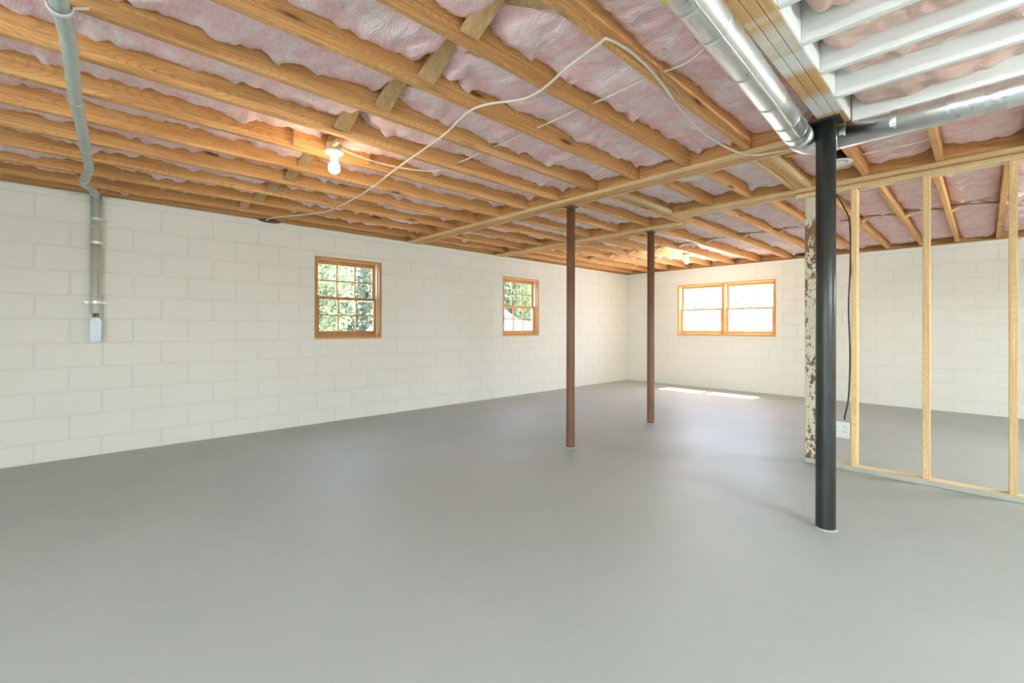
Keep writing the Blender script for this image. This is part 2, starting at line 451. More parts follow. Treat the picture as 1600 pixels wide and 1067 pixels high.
def block_wall(parent, u0, u1, off, holes, fn, sills):
    J = .005
    zs = [0.0]; z = .1602
    while z < ZT - .01: zs.append(z); z += .2032
    zs.append(ZT)
    for ci in range(len(zs) - 1):
        z0, z1 = zs[ci], zs[ci + 1]
        o = off + (.2032 if ci % 2 else 0)
        k = math.floor((u0 - o) / .4064)
        while o + k * .4064 < u1:
            a, b = max(u0, o + k * .4064), min(u1, o + (k + 1) * .4064); k += 1
            if b - a < .04: continue
            zz = [(z0, z1)]
            for h in holes:      # shorten blocks that meet an opening or its sill bricks from above or below
                pass
            cuts = [(h[0], h[1]) for h in holes if h[3] > z0 + .02 and h[2] < z1 - .02]
            for (s0, s1) in sub_intervals(a, b, cuts): put_block(parent, s0 + J, s1 - J, z0 + J, z1 - J, fn)
            for h in holes:      # slices above and below an opening inside this course
                if h[3] > z0 + .02 and h[2] < z1 - .02:
                    q0, q1 = max(a, h[0]), min(b, h[1])
                    if q1 - q0 < .04: continue
                    if h[2] - z0 > .03: put_block(parent, q0 + J, q1 - J, z0 + J, min(z1, h[2]) - J, fn)
                    if z1 - h[3] > .03: put_block(parent, q0 + J, q1 - J, max(z0, h[3]) + J, z1 - J, fn)
    for (a, b, z0, z1, w) in sills:
        n = max(1, round((b - a) / w))
        for i in range(n):
            put_block(parent, a + (b - a) * i / n + J * .6, a + (b - a) * (i + 1) / n - J * .6, z0 + J * .6, z1 - J * .6, fn, 'brick')
def put_block(parent, a, b, z0, z1, fn, name='block'):
    d = rnd.uniform(-.0012, .0012)
    P = [fn(u, w, z) for u in (a, b) for w in (-.0 + d, .028) for z in (z0, z1)]
    x = [p[0] for p in P]; y = [p[1] for p in P]; z = [p[2] for p in P]
    board(name, min(x), max(x), min(y), max(y), min(z), max(z), M['wall_paint'], parent, .0035)
fnL = lambda u, w, z: (XW - w, u, z)
fnF = lambda u, w, z: (u, YF + w, z)
def grow(h, dz): return (h[0], h[1], h[2] - dz, h[3])
wl_ = wall_core('wall_left', YN, YF + .2, -.1, ZT, [WIN1, WIN2], fnL, .0028, .2, M['mortar'])
tag(wl_, 'white painted concrete block wall with two small windows', 'wall', kind='structure')
block_wall(wl_, -1.35, YF, -.115 - .2032, [grow(WIN1, .11), grow(WIN2, .11)], fnL,
           [(WIN1[0], WIN1[1], WIN1[2] - .11, WIN1[2], .075), (WIN2[0], WIN2[1], WIN2[2] - .11, WIN2[2], .075)])
wf_ = wall_core('wall_far', XW - .2, XR, -.1, ZT, [WIN3], fnF, .0028, .2, M['mortar'])
tag(wf_, 'white painted concrete block wall with the twin window', 'wall', kind='structure')
block_wall(wf_, XW, XR, XW + .13, [grow(WIN3, .12)], fnF,
           [(WIN3[0], WIN3[1], WIN3[2] - .06, WIN3[2], .45), (WIN3[0], WIN3[1], WIN3[2] - .12, WIN3[2] - .06, .5)])
wr_ = MB().box(XR, XR + .2, YN, YF + .2, -.1, ZT).build('wall_right', M['wall_paint'])
tag(wr_, 'plain white painted wall', 'wall', kind='structure')
wn_ = wall_core('wall_near', XW - .2, XR + .2, -.1, ZT, [ADDED_DOOR], lambda u, w, z: (u, YN - w, z), 0, .2, M['wall_paint'])
tag(wn_, 'white painted wall with an added wide door opening', 'wall', kind='structure')
# band of framing that closes the joist ends above the walls
rim = MB()
rim.box(XW - .2, XW - .14, YN - .2, YF + .2, ZT, ZS); rim.box(XR + .14, XR + .2, YN - .2, YF + .2, ZT, ZS)
rim.box(XW - .2, XR + .2, YF + .10, YF + .14, ZT, ZS); rim.box(XW - .2, XR + .2, YN - .2, YN - .14, ZT, ZS)

# ------------------------------------------------------------------ ceiling framing
ceil = MB().box(XW - .2, XR + .2, YN - .2, YF + .2, ZS, ZS + .03).build('ceiling', M['subfloor'])
tag(ceil, 'open joist ceiling under wooden subfloor', 'ceiling', kind='structure')
rim.build('rim_board', M['pine_x'], ceil)
for (a, b, c, d) in ((XW - .14, XR + .14, YF + .002, YF + .10), (XW - .14, XR + .14, YN - .14, YN)):
    board('sill_plate', a, b, c, d, ZT, ZJ, M['subfloor'], ceil)
board('sill_plate', XW - .14, XW - .004, YN, YF, ZT, ZJ, M['subfloor'], ceil)
B1 = (3.13, 3.244); B2L = (4.69, 4.804); B2R = (4.30, 4.414); XJOG = -2.19
GX0, GX1 = -.641, -.515       # girder
Z1X = [-1.043 - .4064 * k for k in range(11)]
Z2L = [-2.63, -3.045, -3.465, -3.87, -4.285, -4.70, -5.075]
Z2R = [-1.774, -1.426, -1.0, -.602, -.197, .21, .615, 1.02, 1.43, 1.83, 2.24]
Z3 = [-5.15, -4.78, -4.36, -3.935, -3.515, -3.105, -2.68, -2.20, -1.775, -1.35, -.947, -.585, -.235, .135, .54, .945, 1.35, 1.76, 2.16]
def joist(x, y0, y1): return board('joist', x - JT, x, y0, y1, ZJ, ZS, M['pine_y'], ceil)
for x in Z1X: joist(x, YN - .13, B1[0] - .001)
joist(XW - .02, YN - .13, B1[0] - .001)
for x in Z2L: joist(x, B1[1] + .001, B2L[0] - .001)
joist(XW - .02, B1[1] + .001, B2L[0] - .001)
for x in Z2R: joist(x, B1[1] + .001, B2R[0] - .001)
for x in Z3:
    joist(x, (B2L[1] if x < XJOG + .005 else B2R[1]) + .001, YF + .09)
joist(XW - .02, B2L[1] + .001, YF + .09)
# the two doubled joists that cross from beam to beam, with cleats along both lower edges
joist(XJOG, B1[1] + .001, B2L[1]); joist(XJOG - JT - .001, B1[1] + .001, B2L[1])
joist(XJOG - .011 - JT - .001, B2L[1] + .001, YF + .09)
joist(-1.0 - JT - .001, B1[1] + .001, B2R[0] - .001)
LG = .03
for x in (XJOG + .0005, XJOG - 2 * JT - .0015 - LG): board('ledger', x, x + LG, B1[1] + .035, (B2R[0] - .035 if x > XJOG else B2L[0] - .035), ZJ - .012, ZJ + .03, M['ledger_y'], ceil)
for x in (-.9995, -1.0 - 2 * JT - .0015 - LG): board('ledger', x, x + LG, B1[1] + .035, B2R[0] - .035, ZJ - .012, ZJ + .03, M['ledger_y'], ceil)
def beam(x0, x1, y, ):
    for i in range(3): board('beam_ply', x0, x1, y[0] + i * .038 + .0005, y[0] + (i + 1) * .038 - .0005, ZJ - LG, ZS, M['pine_x'], ceil)
    board('ledger', x0 + .01, x1, y[0] - LG, y[0] - .0005, ZJ - LG, ZJ - .001, M['ledger_x'], ceil)
    board('ledger', x0 + .01, x1, y[1] + .0005, y[1] + LG, ZJ - LG, ZJ - .001, M['ledger_x'], ceil)
beam(XW - .1, -.80, B1); board('header', -.642, XR, B1[0] + .005, B1[0] + .043, ZJ + .002, ZS, M['pine_x'], ceil)
beam(XW - .1, XJOG - .001 - JT * 2 - .002, B2L); beam(XJOG + .002, XR, B2R)
# white painted joists to the right of the girder, running the other way
WY = [3.098, 2.71, 2.40, 2.10, 1.795, 1.49, 1.185, .88, .575, .27, -.035, -.44, -.85, -1.25, -1.66, -2.06, -2.47, -2.87]
for y in WY: board('white_joist', GX1 + .001, XR, y, y + .032, ZJ, ZS, M['whitewood'], ceil)
for i in range(3):
    board('girder_ply', GX0 + i * .042 + .0008, GX0 + (i + 1) * .042 - .0008, YN, 3.085, ZJ, ZS, M['girder'], ceil)
board('girder_cladding', GX1 - .0005, GX1 + .0008, YN, 3.085, ZJ + .004, ZS, M['whitewood'], ceil, .0002)

def strut(name, p, q, w, t, mat, parent):
    """flat board between two points; w along Y, t thick"""
    p, q = Vector(p), Vector(q); d = (q - p); L = d.length; d.normalize()
    n = Vector((0, 1, 0)); u = d.cross(n).normalized()
    b = MB(); vs = []
    for e in (p, q):
        for sy in (-1, 1):
            for st in (-1, 1): vs.append(e + n * sy * w / 2 + u * st * t / 2)
    b.add(vs, [(0, 1, 3, 2), (4, 6, 7, 5), (0, 4, 5, 1), (2, 3, 7, 6), (0, 2, 6, 4), (1, 5, 7, 3)])
    return b.build(name, mat, parent)
# cross bridging, near section
for i in range(10):
    xr, xl = Z1X[i] - JT, Z1X[i + 1]; y = 1.14 + rnd.uniform(-.05, .05)
    w = .085 if i != 4 else .06
    strut('bridging', (xl + .004, y, ZJ + .035), (xr - .004, y, ZS - .03), w, .02, M['bridge'], ceil)
    strut('bridging', (xr - .004, y + .1, ZJ + .035), (xl + .004, y + .1, ZS - .03), w, .02, M['bridge'], ceil)
# cross bridging, far section: a wooden strut and a thin dark tension rod in every bay
zz = sorted(Z3)
for i in range(len(zz) - 1):
    xl, xr = zz[i], zz[i + 1] - JT
    if xl > 1.0 or xr - xl < .1: continue
    y = 6.25 + rnd.uniform(-.08, .08)
    strut('bridging', (xl + .003, y, ZS - .04), (xr - .003, y, ZJ + .02), .045, .018, M['ledger_x'], ceil)
    strut('bridging', (xl + .003, y + .06, ZJ + .03), (xr - .003, y + .06, ZS - .04), .045, .018, M['ledger_x'], ceil)
    MB().sweep([(xl, y - .10, ZJ + .06), (xr, y - .02, ZJ + .045)], .004, 6).build('tie_rod', M['dirt'], ceil)
board('blocking', -1.0, -.642, 3.52, 3.56, ZJ + .04, ZS, M['pine_x'], ceil)
# scab board beside the lamp
board('scab', Z1X[5], Z1X[5] + .03, .95, 1.47, ZJ + .012, ZJ + .14, M['pine_y'], ceil)

# ------------------------------------------------------------------ insulation
def batt(x0, x1, y0, y1, along, mat, label, group, base=.095, amp=.03, wr=.019, gap=None, seed=0, tufts=3):
    """lumpy glass wool filling one joist bay; along = 1 when the bay runs in Y"""
    L0, L1 = (y0, y1) if along else (x0, x1); A0, A1 = (x0, x1) if along else (y0, y1)
    vis = 2.2
    n = max(8, int((L1 - L0) / .022)); mcr = 15
    b = MB(); vs = []; fs = []
    r = random.Random(seed)
    tuft = [(r.uniform(L0, L1), r.choice((r.uniform(.03, .3), r.uniform(.1, .9))), r.uniform(.02, .055), r.uniform(.02, .04), r.uniform(.05, .12)) for _ in range(int(tufts * (L1 - L0)))]
    for i in range(n + 1):
        t = L0 + (L1 - L0) * i / n
        for j in range(mcr + 1):
            s = j / mcr; a = A0 + (A1 - A0) * s
            P = Vector((t * 1.0, a, seed * 3.7))
            wa = noise.noise(P * 5) * 2.2
            big = noise.noise(P * 2.3) * amp + noise.noise(P * 6.0) * amp * .55
            fold = abs(noise.noise(Vector((t * 7.5 + wa * .5, a * 3.2 + wa * .3, seed + 9.1))))
            fold2 = abs(noise.noise(Vector((t * 19 + wa, a * 5.0, seed + 4.3))))
            wrk = noise.noise(P * 30) * wr * .45
            rid = (.28 - fold) * -2.2 * wr + (.25 - fold2) * -1.5 * wr
            rid = -rid
            rid = -(min(fold, .35) * 2.6 + min(fold2, .3) * 1.7 - .9) * -wr
            edge = (abs(s - .5) * 2) ** 4 * .030 + noise.noise(Vector((t * 16, s * 3, seed + 2.2))) * .010
            end = max(0, 1 - min(t - L0, L1 - t) / .06) ** 2 * .05
            z = ZJ + base + big + wrk - rid + edge + end
            if gap is not None: z += .085 * math.exp(-((t - gap) / .055) ** 2)
            for (tt, ts, td, tr, tw) in tuft:
                if abs(t - tt) > .12: continue
                dd = ((t - tt) / tr) ** 2 + ((s - ts) / tw) ** 2
                if dd < 6: z -= td * math.exp(-dd) * .8
            z = max(ZJ + .012, min(ZS - .012, z))
            vs.append((a, t, z) if along else (t, a, z))
    for i in range(n):
        for j in range(mcr):
            p = i * (mcr + 1) + j; fs.append((p, p + 1, p + mcr + 2, p + mcr + 1))
    b.add(vs, fs, True)
    # sides and top so that the batt is a solid body
    k = len(b.v); top = ZS - .004
    ringi = [j for j in range(mcr + 1)] + [i * (mcr + 1) + mcr for i in range(1, n + 1)] + [n * (mcr + 1) + j for j in range(mcr - 1, -1, -1)] + [i * (mcr + 1) for i in range(n - 1, 0, -1)]
    for q in ringi: b.v.append((vs[q][0], vs[q][1], top))
    m = len(ringi)
    for q in range(m):
        b.f.append((ringi[q], ringi[(q + 1) % m], k + (q + 1) % m, k + q)); b.sm.append(False)
    b.f.append(tuple(range(k, k + m))); b.sm.append(False)
    o = b.build('insulation_batt', mat)
    return tag(o, label, 'insulation', group)
G = .0015
def bays(xs, xl, xr):
    """(x0, x1) of the free bays between joist faces, left to right"""
    ed = sorted(xs); out = []; lo = xl
    for x in ed:
        if x - JT - lo > .10: out.append((lo + G, x - JT - G))
        lo = x
    if xr - lo > .10: out.append((lo + G, xr - G))
    return out
for i, (a, b_) in enumerate(bays(Z1X, XW - .02, GX0)):
    batt(a, b_, YN + .02 if a < -2.4 else -1.2, B1[0] - .01, 1, M['insul'], 'pink insulation in the near ceiling section, %s joist bay from the left wall' % ORD[i], 'near section insulation',
         base=.068 if i > 7 else (.080 if i > 3 else .076), amp=.034 if i < 7 else .026, gap=1.18, seed=i + 1, tufts=5)
xs2 = Z2L + [XJOG, XJOG - JT]
for i, (a, b_) in enumerate(bays(xs2, XW - .02, XJOG)):
    batt(a, b_, B1[1] + .01, B2L[0] - .01, 1, M['insul_pale'], 'pale pink insulation in the middle ceiling section, %s joist bay from the left wall' % ORD[i], 'middle section insulation', base=.070, amp=.024, wr=.020, seed=40 + i, tufts=2)
n2 = len(bays(xs2, XW - .02, XJOG))
for i, (a, b_) in enumerate(bays([x for x in Z2R if x < .7] + [-1.0 - JT - .001], XJOG, .615 - JT)):
    batt(a, b_, B1[1] + .01, B2R[0] - .01, 1, M['insul'] if i > 2 else M['insul_pale'], 'pale pink insulation in the middle ceiling section, %s joist bay from the left wall' % ORD[n2 + i], 'middle section insulation', base=.070, amp=.024, wr=.020, seed=60 + i, tufts=2)
for i, (a, b_) in enumerate(bays([x for x in Z3 if x < .6] + [XJOG - .011 - JT], XW - .02, .54 - JT)):
    y0 = (B2L[1] if a < XJOG else B2R[1]) + .01
    batt(a, b_, y0, YF + .08, 1, M['insul_pale'] if a < -1.5 else M['insul'], 'pale pink insulation in the far ceiling section, %s joist bay from the left wall' % ORD[i], 'far section insulation', base=.068 if a > -2.6 else .085, amp=.026, wr=.022, gap=6.27, seed=80 + i, tufts=3)
for i in range(7):
    y0, y1 = WY[i + 1] + .032 + G, WY[i] - G
    batt(GX1 + .03, 1.6, y0, y1, 0, M['insul_tan'], 'tan pink insulation between white joists, %s bay from the black pole' % ORD[i], 'insulation between white joists', base=.055, amp=.03, wr=.014, seed=110 + i, tufts=2)

# ------------------------------------------------------------------ windows
def window(name, fn, u0, u1, z0, z1, units, wood_m, label, sticker=False, dep=.0):
    root = empty(name, fn((u0 + u1) / 2, .1, z0)); tag(root, label, 'window', kind='structure')
    inv = Matrix.Translation(root.location).inverted()
    def bx(nm, a, b, w0, w1, c, d, mat, par=root, ch=.002):
        P = [fn(u, w, z) for u in (a, b) for w in (w0, w1) for z in (c, d)]
        lo = [min(p[i] for p in P) for i in range(3)]; hi = [max(p[i] for p in P) for i in range(3)]
        o = board(nm, lo[0], hi[0], lo[1], hi[1], lo[2], hi[2], mat, None, ch)
        wl = Vector(o.location); o.parent = par
        base = Vector(root.location) + (Vector(par.location) if par is not root else Vector())
        o.location = wl - base
        return o
    T = .026; D = .175
    bx('jamb', u0, u0 + T, -.004, D, z0, z1, wood_m); bx('jamb', u1 - T, u1, -.004, D, z0, z1, wood_m)
    bx('head', u0 + T, u1 - T, -.004, D, z1 - T, z1, wood_m)
    bx('sill', u0 + T, u1 - T, -.0, D + .03, z0 + .018, z0 + .034, wood_m)
    bx('raw_sill_edge', u0, u1, -.008, .10, z0 - .002, z0 + .018, M['rawwood'])
    n = units; mull = .045; iw = (u1 - u0 - 2 * T - (n - 1) * mull) / n
    for k in range(n):
        a = u0 + T + k * (iw + mull); b = a + iw
        if k: bx('mullion', a - mull, a, -.002, D, z0 + .034, z1 - T, wood_m)
        for (e, f) in ((a, a + .012), (b - .012, b)):
            bx('sash_track', e, f, .05, .155, z0 + .034, z1 - T, M['track'])
        a += .012; b -= .012
        zb, zt = z0 + .034, z1 - T; zm = (zb + zt) / 2
        for up in (1, 0):
            w0 = .105 if up else .065; w1 = w0 + .034
            c, d = (zm - .016, zt) if up else (zb, zm + .018)
            st = .036; rb = .034 if up else .058; rt = .046 if up else .034
            sash = empty('sash', Vector(fn((a + b) / 2, w0, c)) - Vector(root.location)); sash.parent = root
            bx('stile', a, a + st, w0, w1, c, d, wood_m, sash); bx('stile', b - st, b, w0, w1, c, d, wood_m, sash)
            bx('rail', a + st, b - st, w0, w1, c, c + rb, wood_m, sash); bx('rail', a + st, b - st, w0, w1, d - rt, d, wood_m, sash)
            ga, gb, gc, gd = a + st, b - st, c + rb, d - rt
            mt = .015
            cols = [ga + (gb - ga) * i / 3 for i in range(4)]; rows = [gc, (gc + gd) / 2, gd]
            for q in cols[1:3]: bx('muntin', q - mt / 2, q + mt / 2, w0 + .006, w1 - .004, gc, gd, wood_m, sash, .001)
            for i in range(3):
                e0 = cols[i] + (mt / 2 if i else 0); e1 = cols[i + 1] - (mt / 2 if i < 2 else 0)
                bx('muntin', e0, e1, w0 + .006, w1 - .004, rows[1] - mt / 2, rows[1] + mt / 2, wood_m, sash, .001)
                for j in range(2):
                    bx('pane', e0, e1, w0 + .017, w0 + .020, rows[j] + (mt / 2 if j else 0), rows[j + 1] - (0 if j else mt / 2), M['glass'], sash, .0003)
            if not up:
                bx('sash_lock', (a + b) / 2 - .03, (a + b) / 2 + .03, w0 + .006, w0 + .026, d, d + .012, M['castmetal'], sash)
            elif sticker:
                su = cols[2] + .10
                bx('sticker', su, su + .034, w0 + .0145, w0 + .0165, gc + .012, gc + .075, M['yellow'], sash, .0002)
                bx('sticker', su + .036, su + .085, w0 + .0145, w0 + .0165, gc + .012, gc + .085, M['blue'], sash, .0002)
    return root
window('window_1', fnL, *WIN1, 1, M['sash'], 'wooden double-hung window with a sticker, nearer on the left wall', True)
window('window_2', fnL, *WIN2, 1, M['sash_warm'], 'wooden double-hung window near the far corner of the left wall')
window('window_3', fnF, *WIN3, 2, M['sash_warm'], 'twin wooden double-hung window on the far wall')
# doorway added behind the camera to let in more daylight: a bare timber frame
dr = empty('added_doorway_1', ((ADDED_DOOR[0] + ADDED_DOOR[1]) / 2, YN, 0)); tag(dr, 'added wide open doorway with a plain timber frame', 'doorway', kind='structure')
for nm, a, b, c, d in (('jamb', ADDED_DOOR[0], ADDED_DOOR[0] + .04, 0, 2.05), ('jamb', ADDED_DOOR[1] - .04, ADDED_DOOR[1], 0, 2.05), ('head', ADDED_DOOR[0] + .04, ADDED_DOOR[1] - .04, 2.01, 2.05)):
    o = board(nm, a, b, YN - .2, YN, c, d, M['stud_z'], None); o.location -= Vector(dr.location); o.parent = dr

# ------------------------------------------------------------------ posts
def round_post(name, x, y, r, mat, label, cat, z1, plate=None):
    t = empty(name, (x, y, 0))
    MB().sweep([(0, 0, .0), (0, 0, .02), (0, 0, z1 * .5), (0, 0, z1 - (.012 if plate else 0))], r, 28).build('shaft', mat, t)
    if plate:
        w, d = plate; board('cap_plate', -w / 2, w / 2, -d / 2, d / 2, z1 - .012, z1 - .001, mat, t)
    MB().lathe([(r + .001, 0), (r + .010, .001), (r + .007, .004), (r + .001, .010)], 28).build('paint_collar', M['floor'], t)
    return tag(t, label, cat)
ZB = ZJ - LG
round_post('support_post', -2.652, 3.262, .039, M['post'], 'brown round steel post, the nearer of the two brown ones', 'post', ZB, (.11, .10))
round_post('support_post', -2.685, 4.775, .041, M['post'], 'brown round steel post, the farther of the two brown ones', 'post', ZB, (.10, .10))
round_post('support_pole', -.611, 2.990, .0475, M['black'], 'black round steel pole beside the silver duct', 'post', ZJ, (.15, .12))
pp = empty('support_post', (-.990, 4.385, 0))
MB().cbox(-.043, .043, -.043, .043, .04, ZB - .0395, .006).build('shaft', M['peel'], pp)
MB().cbox(-.046, .046, -.046, .046, 0, .04, .003).build('base_block', M['plate_paint'], pp)
tag(pp, 'square post with peeling cream and brown paint behind the black pole', 'post')

# ------------------------------------------------------------------ stud partition
sw = empty('stud_wall', (.4, 4.38, 0)); tag(sw, 'unfinished pine stud wall frame right of the black pole', 'wall frame')
def swb(nm, a, b, c, d, e, f, mat):
    o = board(nm, a, b, c, d, e, f, mat, None); o.location -= Vector(sw.location); o.parent = sw; return o
swb('bottom_plate', -.92, 2.3, 4.335, 4.424, 0, .038, M['plate_paint'])
swb('plate_face', -.92, 2.3, 4.337, 4.422, .038, .0415, M['stud_x'])
swb('top_plate', -1.10, 2.3, 4.335, 4.424, ZB - .038, ZB - .001, M['stud_x'])
for x in (-.702, -.288, .127, .54, .95, 1.36, 1.77, 2.2):
    swb('stud', x - .019, x + .019, 4.335, 4.424, .042, ZB - .0385, M['stud_z'])
# receptacle box on the first stud
ob = empty('outlet_box', (-.785, 4.335, .25)); tag(ob, 'white four-outlet electrical box hung on the first stud', 'outlet')
MB().cbox(-.055, .06, .0, .05, .006, .122, .004).build('box', M['castmetal'], ob)
MB().cbox(-.064, .061, -.007, .0, 0, .128, .003).build('cover_plate', M['white_plastic'], ob)
for ux in (-.031, .028):
    for uz in (.044, .085):
        rc = empty('receptacle', (ux, -.007, uz)); rc.parent = ob
        MB().prism([(.015 * math.cos(a) , max(-.0125, min(.0125, .015 * math.sin(a)))) for a in [i * math.pi / 10 for i in range(20)]], lambda u, v, d: (u, d, v), 0, -.003).build('face', M['white_plastic'], rc)
        for sx, h in ((-.006, .0095), (.006, .008)): MB().cbox(sx - .0018, sx + .0018, -.0036, -.002, .0005, .0005 + h, .0002).build('slot', M['slot'], rc)
        MB().lathe([(.0001, 0), (.0034, 0), (.0034, .0012)], 10).build('ground_hole', M['slot'], rc).matrix_local = Matrix.Translation((0, -.0024, -.006)) @ Matrix.Rotation(math.pi / 2, 4, 'X')
MB().sweep([(.02, .025, .118), (.02, .025, .14)], .012, 12).build('cable_gland', M['castmetal'], ob)
cord = MB().sweep(smooth_path([(-.83, 4.40, ZB - .04), (-.82, 4.40, 2.18), (-.775, 4.40, 2.08), (-.738, 4.395, 1.95), (-.733, 4.38, 1.6), (-.742, 4.37, 1.3), (-.732, 4.37, .9), (-.740, 4.365, .58), (-.762, 4.36, .43), (-.765, 4.36, .392)]), .0055, 8).build('power_cord', M['black_plastic'])
tag(cord, 'black cord hanging down to the outlet box', 'cord')

# ------------------------------------------------------------------ ducts
def duct_run():
    t = empty('duct', (-.72, 2.9, 2.19)); tag(t, 'silver round sheet metal duct bending behind the black pole', 'duct')
    O = Vector(t.location); r = .066; px, py = -.611, 2.990; br = .1150
    loc = lambda pts: [Vector(p) - O for p in pts]
    xa = px - br; zc = 2.205
    near = [(-.65, YN + .1, 2.205), (-.65, 0.0, 2.205), (-.655, 1.2, 2.204), (xa + .03, 2.3, 2.203), (xa, py - .10, zc)]
    MB().sweep(loc(near), r, 32).build('pipe', M['duct'], t)
    arc = [(px + br * math.cos(a), py + br * math.sin(a), zc) for a in [math.pi - i * (math.pi / 2) / 12 for i in range(13)]]
    gore = lambda a, d: 1.0 + .03 * max(0, math.cos(2 * math.pi * d / .06)) ** 8
    MB().sweep(loc([(xa, py - .10, zc)] + arc + [(px + .04, py + br, zc)]), r * 1.015, 32, rf=gore).build('elbow', M['duct'], t)
    yb = py + br
    MB().sweep(loc([(px + .03, yb, zc), (px + .6, yb + .0, zc + .004), (XR - .05, yb, zc + .008)]), r, 32).build('pipe', M['duct'], t)
    def path_at(y):
        for (p, q) in zip(near, near[1:]):
            if p[1] <= y <= q[1]:
                f = (y - p[1]) / (q[1] - p[1]); return Vector(p).lerp(Vector(q), f)
    for y in (.9, 1.42, 1.62, 1.97, 2.33, 2.62, 2.80):
        a, b = path_at(y - .008), path_at(y + .008)
        MB().sweep(loc([a, (a + b) / 2, b]), lambda f: r * (1.01 + .05 * math.sin(f * math.pi)), 32, caps=False).build('joint_bead', M['duct'], t)
    # long lock seam on the camera side of the pipe
    sp = [path_at(YN + .2 + i * (py - .12 - YN - .2) / 40) + Vector((.032, 0, -.0565)) for i in range(41)]
    MB().sweep(loc(sp), .0050, 6).build('lock_seam', M['duct'], t)
    for x, w in ((-.545, .03), (-.33, .028), (-.115, .03), (.035, .07), (.62, .05)):
        MB().sweep(loc([(x - w / 2, yb, zc + .003), (x + w / 2, yb, zc + .003)]), r * 1.012, 32, caps=False).build('tape_band', M['tape'], t)
    a, b = path_at(1.22), path_at(1.34)
    n = 8; vs = []; fs = []
    for (p) in (a, b):
        for i in range(n + 1):
            an = math.radians(195 + 45 * i / n); vs.append(p - O + Vector((math.cos(an) * r * 1.012, 0, math.sin(an) * r * 1.012)))
    MB().add(vs, [(i, i + 1, n + 2 + i, n + 1 + i) for i in range(n)], True).build('sticker', M['yellow'], t)
duct_run()

# ------------------------------------------------------------------ recessed can light
cl = empty('can_light', (-.702, 3.76, 2.250)); tag(cl, 'black recessed can light with white trim beside the black pole', 'light')
MB().lathe([(.0, .085), (.050, .085), (.056, .05), (.058, .016), (.056, .014)], 28).build('housing', M['dark_metal'], cl)
MB().lathe([(.056, .012), (.068, .002), (.084, .004), (.088, .008), (.084, .013), (.056, .016)], 32).build('trim_ring', M['white_plastic'], cl)
MB().lathe([(.0, -.006), (.035, -.003), (.056, .010), (.0, .011)], 28).build('lens', M['white_plastic'], cl)

# ------------------------------------------------------------------ lamp holder with the lit bulb
LX, LY = -2.93, 1.165
def bare_lamp(x, y, label, watts, side, z=2.25, tint=(1.0, .70, .38)):
    lamp = empty('ceiling_lamp', (x, y, z)); tag(lamp, label, 'lamp', 'bare bulb lamps')
    MB().lathe([(.0, .065), (.048, .065), (.050, .062), (.050, .014), (.0, .014)], 8).build('junction_box', M['box_tan'], lamp)
    MB().lathe([(.0, .014), (.058, .014), (.062, .009), (.060, .002), (.045, -.006), (.030, -.012), (.026, -.030), (.024, -.040), (.0, -.040)], 32).build('lamp_holder', M['porcelain'], lamp)
    for s in (-1, 1): MB().lathe([(.0, -.0062), (.004, -.0058), (.004, .0)], 10).build('screw', M['steel'], lamp).location = (s * .042, 0, .0)
    MB().lathe([(.0, -.038), (.013, -.040), (.015, -.050), (.024, -.060), (.033, -.074), (.0375, -.092), (.034, -.111), (.023, -.124), (.010, -.1295), (.0, -.130)], 28).build('bulb', M['bulb'], lamp)
    MB().cbox(-.055, side, -.04, -.018, .022, .05, .002).build('hanger_bar', M['bridge'], lamp)
    bl = bpy.data.lights.new('bulb_glow', 'POINT'); bl.energy = watts; bl.color = (tint); bl.shadow_soft_size = .03
    bo = bpy.data.objects.new('bulb_glow', bl); link(bo, lamp); bo.location = (0, 0, -.175)
bare_lamp(LX, LY, 'white porcelain lamp holder with a lit bare bulb above the nearer left window', 5.0, .145)
bare_lamp(-3.325, 7.05, 'lit bare bulb lamp between the joists near the far wall', 26.0, .14, 2.29, (1.0, .90, .74))

# ------------------------------------------------------------------ cables
def cable(pts, r, mat, label, name='cable', cat='cable', k=6):
    return tag(MB().sweep(smooth_path(pts, k), r, 8).build(name, mat), label, cat)
zc = ZJ - .0065
cable([(-5.235, 1.36, 2.243), (-5.16, 1.40, 2.262), (-5.06, 1.46, zc), (-4.72, 1.64, zc), (-4.45, 1.72, zc - .004), (-4.07, 1.73, zc), (-3.5, 1.69, zc - .006), (-2.94, 1.62, zc), (-2.25, 1.54, zc - .004), (-1.84, 1.47, zc), (-1.56, 1.59, zc - .004), (-1.26, 1.53, zc - .004), (-1.075, 1.50, zc), (-1.03, 1.50, zc - .003), (-1.012, 1.66, zc - .004), (-1.03, 1.91, zc - .012), (-1.09, 2.25, zc - .012), (-1.13, 2.65, zc - .012), (-1.10, 3.0, zc - .02), (-1.03, 3.12, ZB - .007), (-.96, 3.16, ZB - .007), (-.80, 3.20, ZB - .007), (-.60, 3.225, ZB - .007)],
      .0062, M['cable'], 'long white cable slung diagonally under the joists to the duct')
cable([(LX + .05, LY + .02, 2.275), (LX + .07, 1.30, 2.250), (-2.89, 1.5, 2.255), (-2.86, 1.72, 2.262), (-2.82, 1.88, 2.285), (-2.75, 1.95, 2.31), (-2.71, 1.96, 2.318)], .0052, M['cable'], 'white cable running from the lit lamp holder to the next joist')
for i in range(4, -1, -1):
    # the cable shows as one short run in each bay, passing through a hole in each joist
    x0 = Z1X[i] - JT * 0 + .0; x1 = (Z1X[i - 1] - JT) if i else -.70
    nm = ['first', 'second', 'third', 'fourth', 'fifth'][i]
    cable([(x0 + .001, 1.965, 2.322), (x0 * .6 + x1 * .4, 1.955, 2.314), (x1 - .001, 1.955 if i else 1.84, 2.322 if i else 2.312)], .0052, M['cable'],
          'short white cable run through the joists, %s joist bay left of the silver duct' % nm)
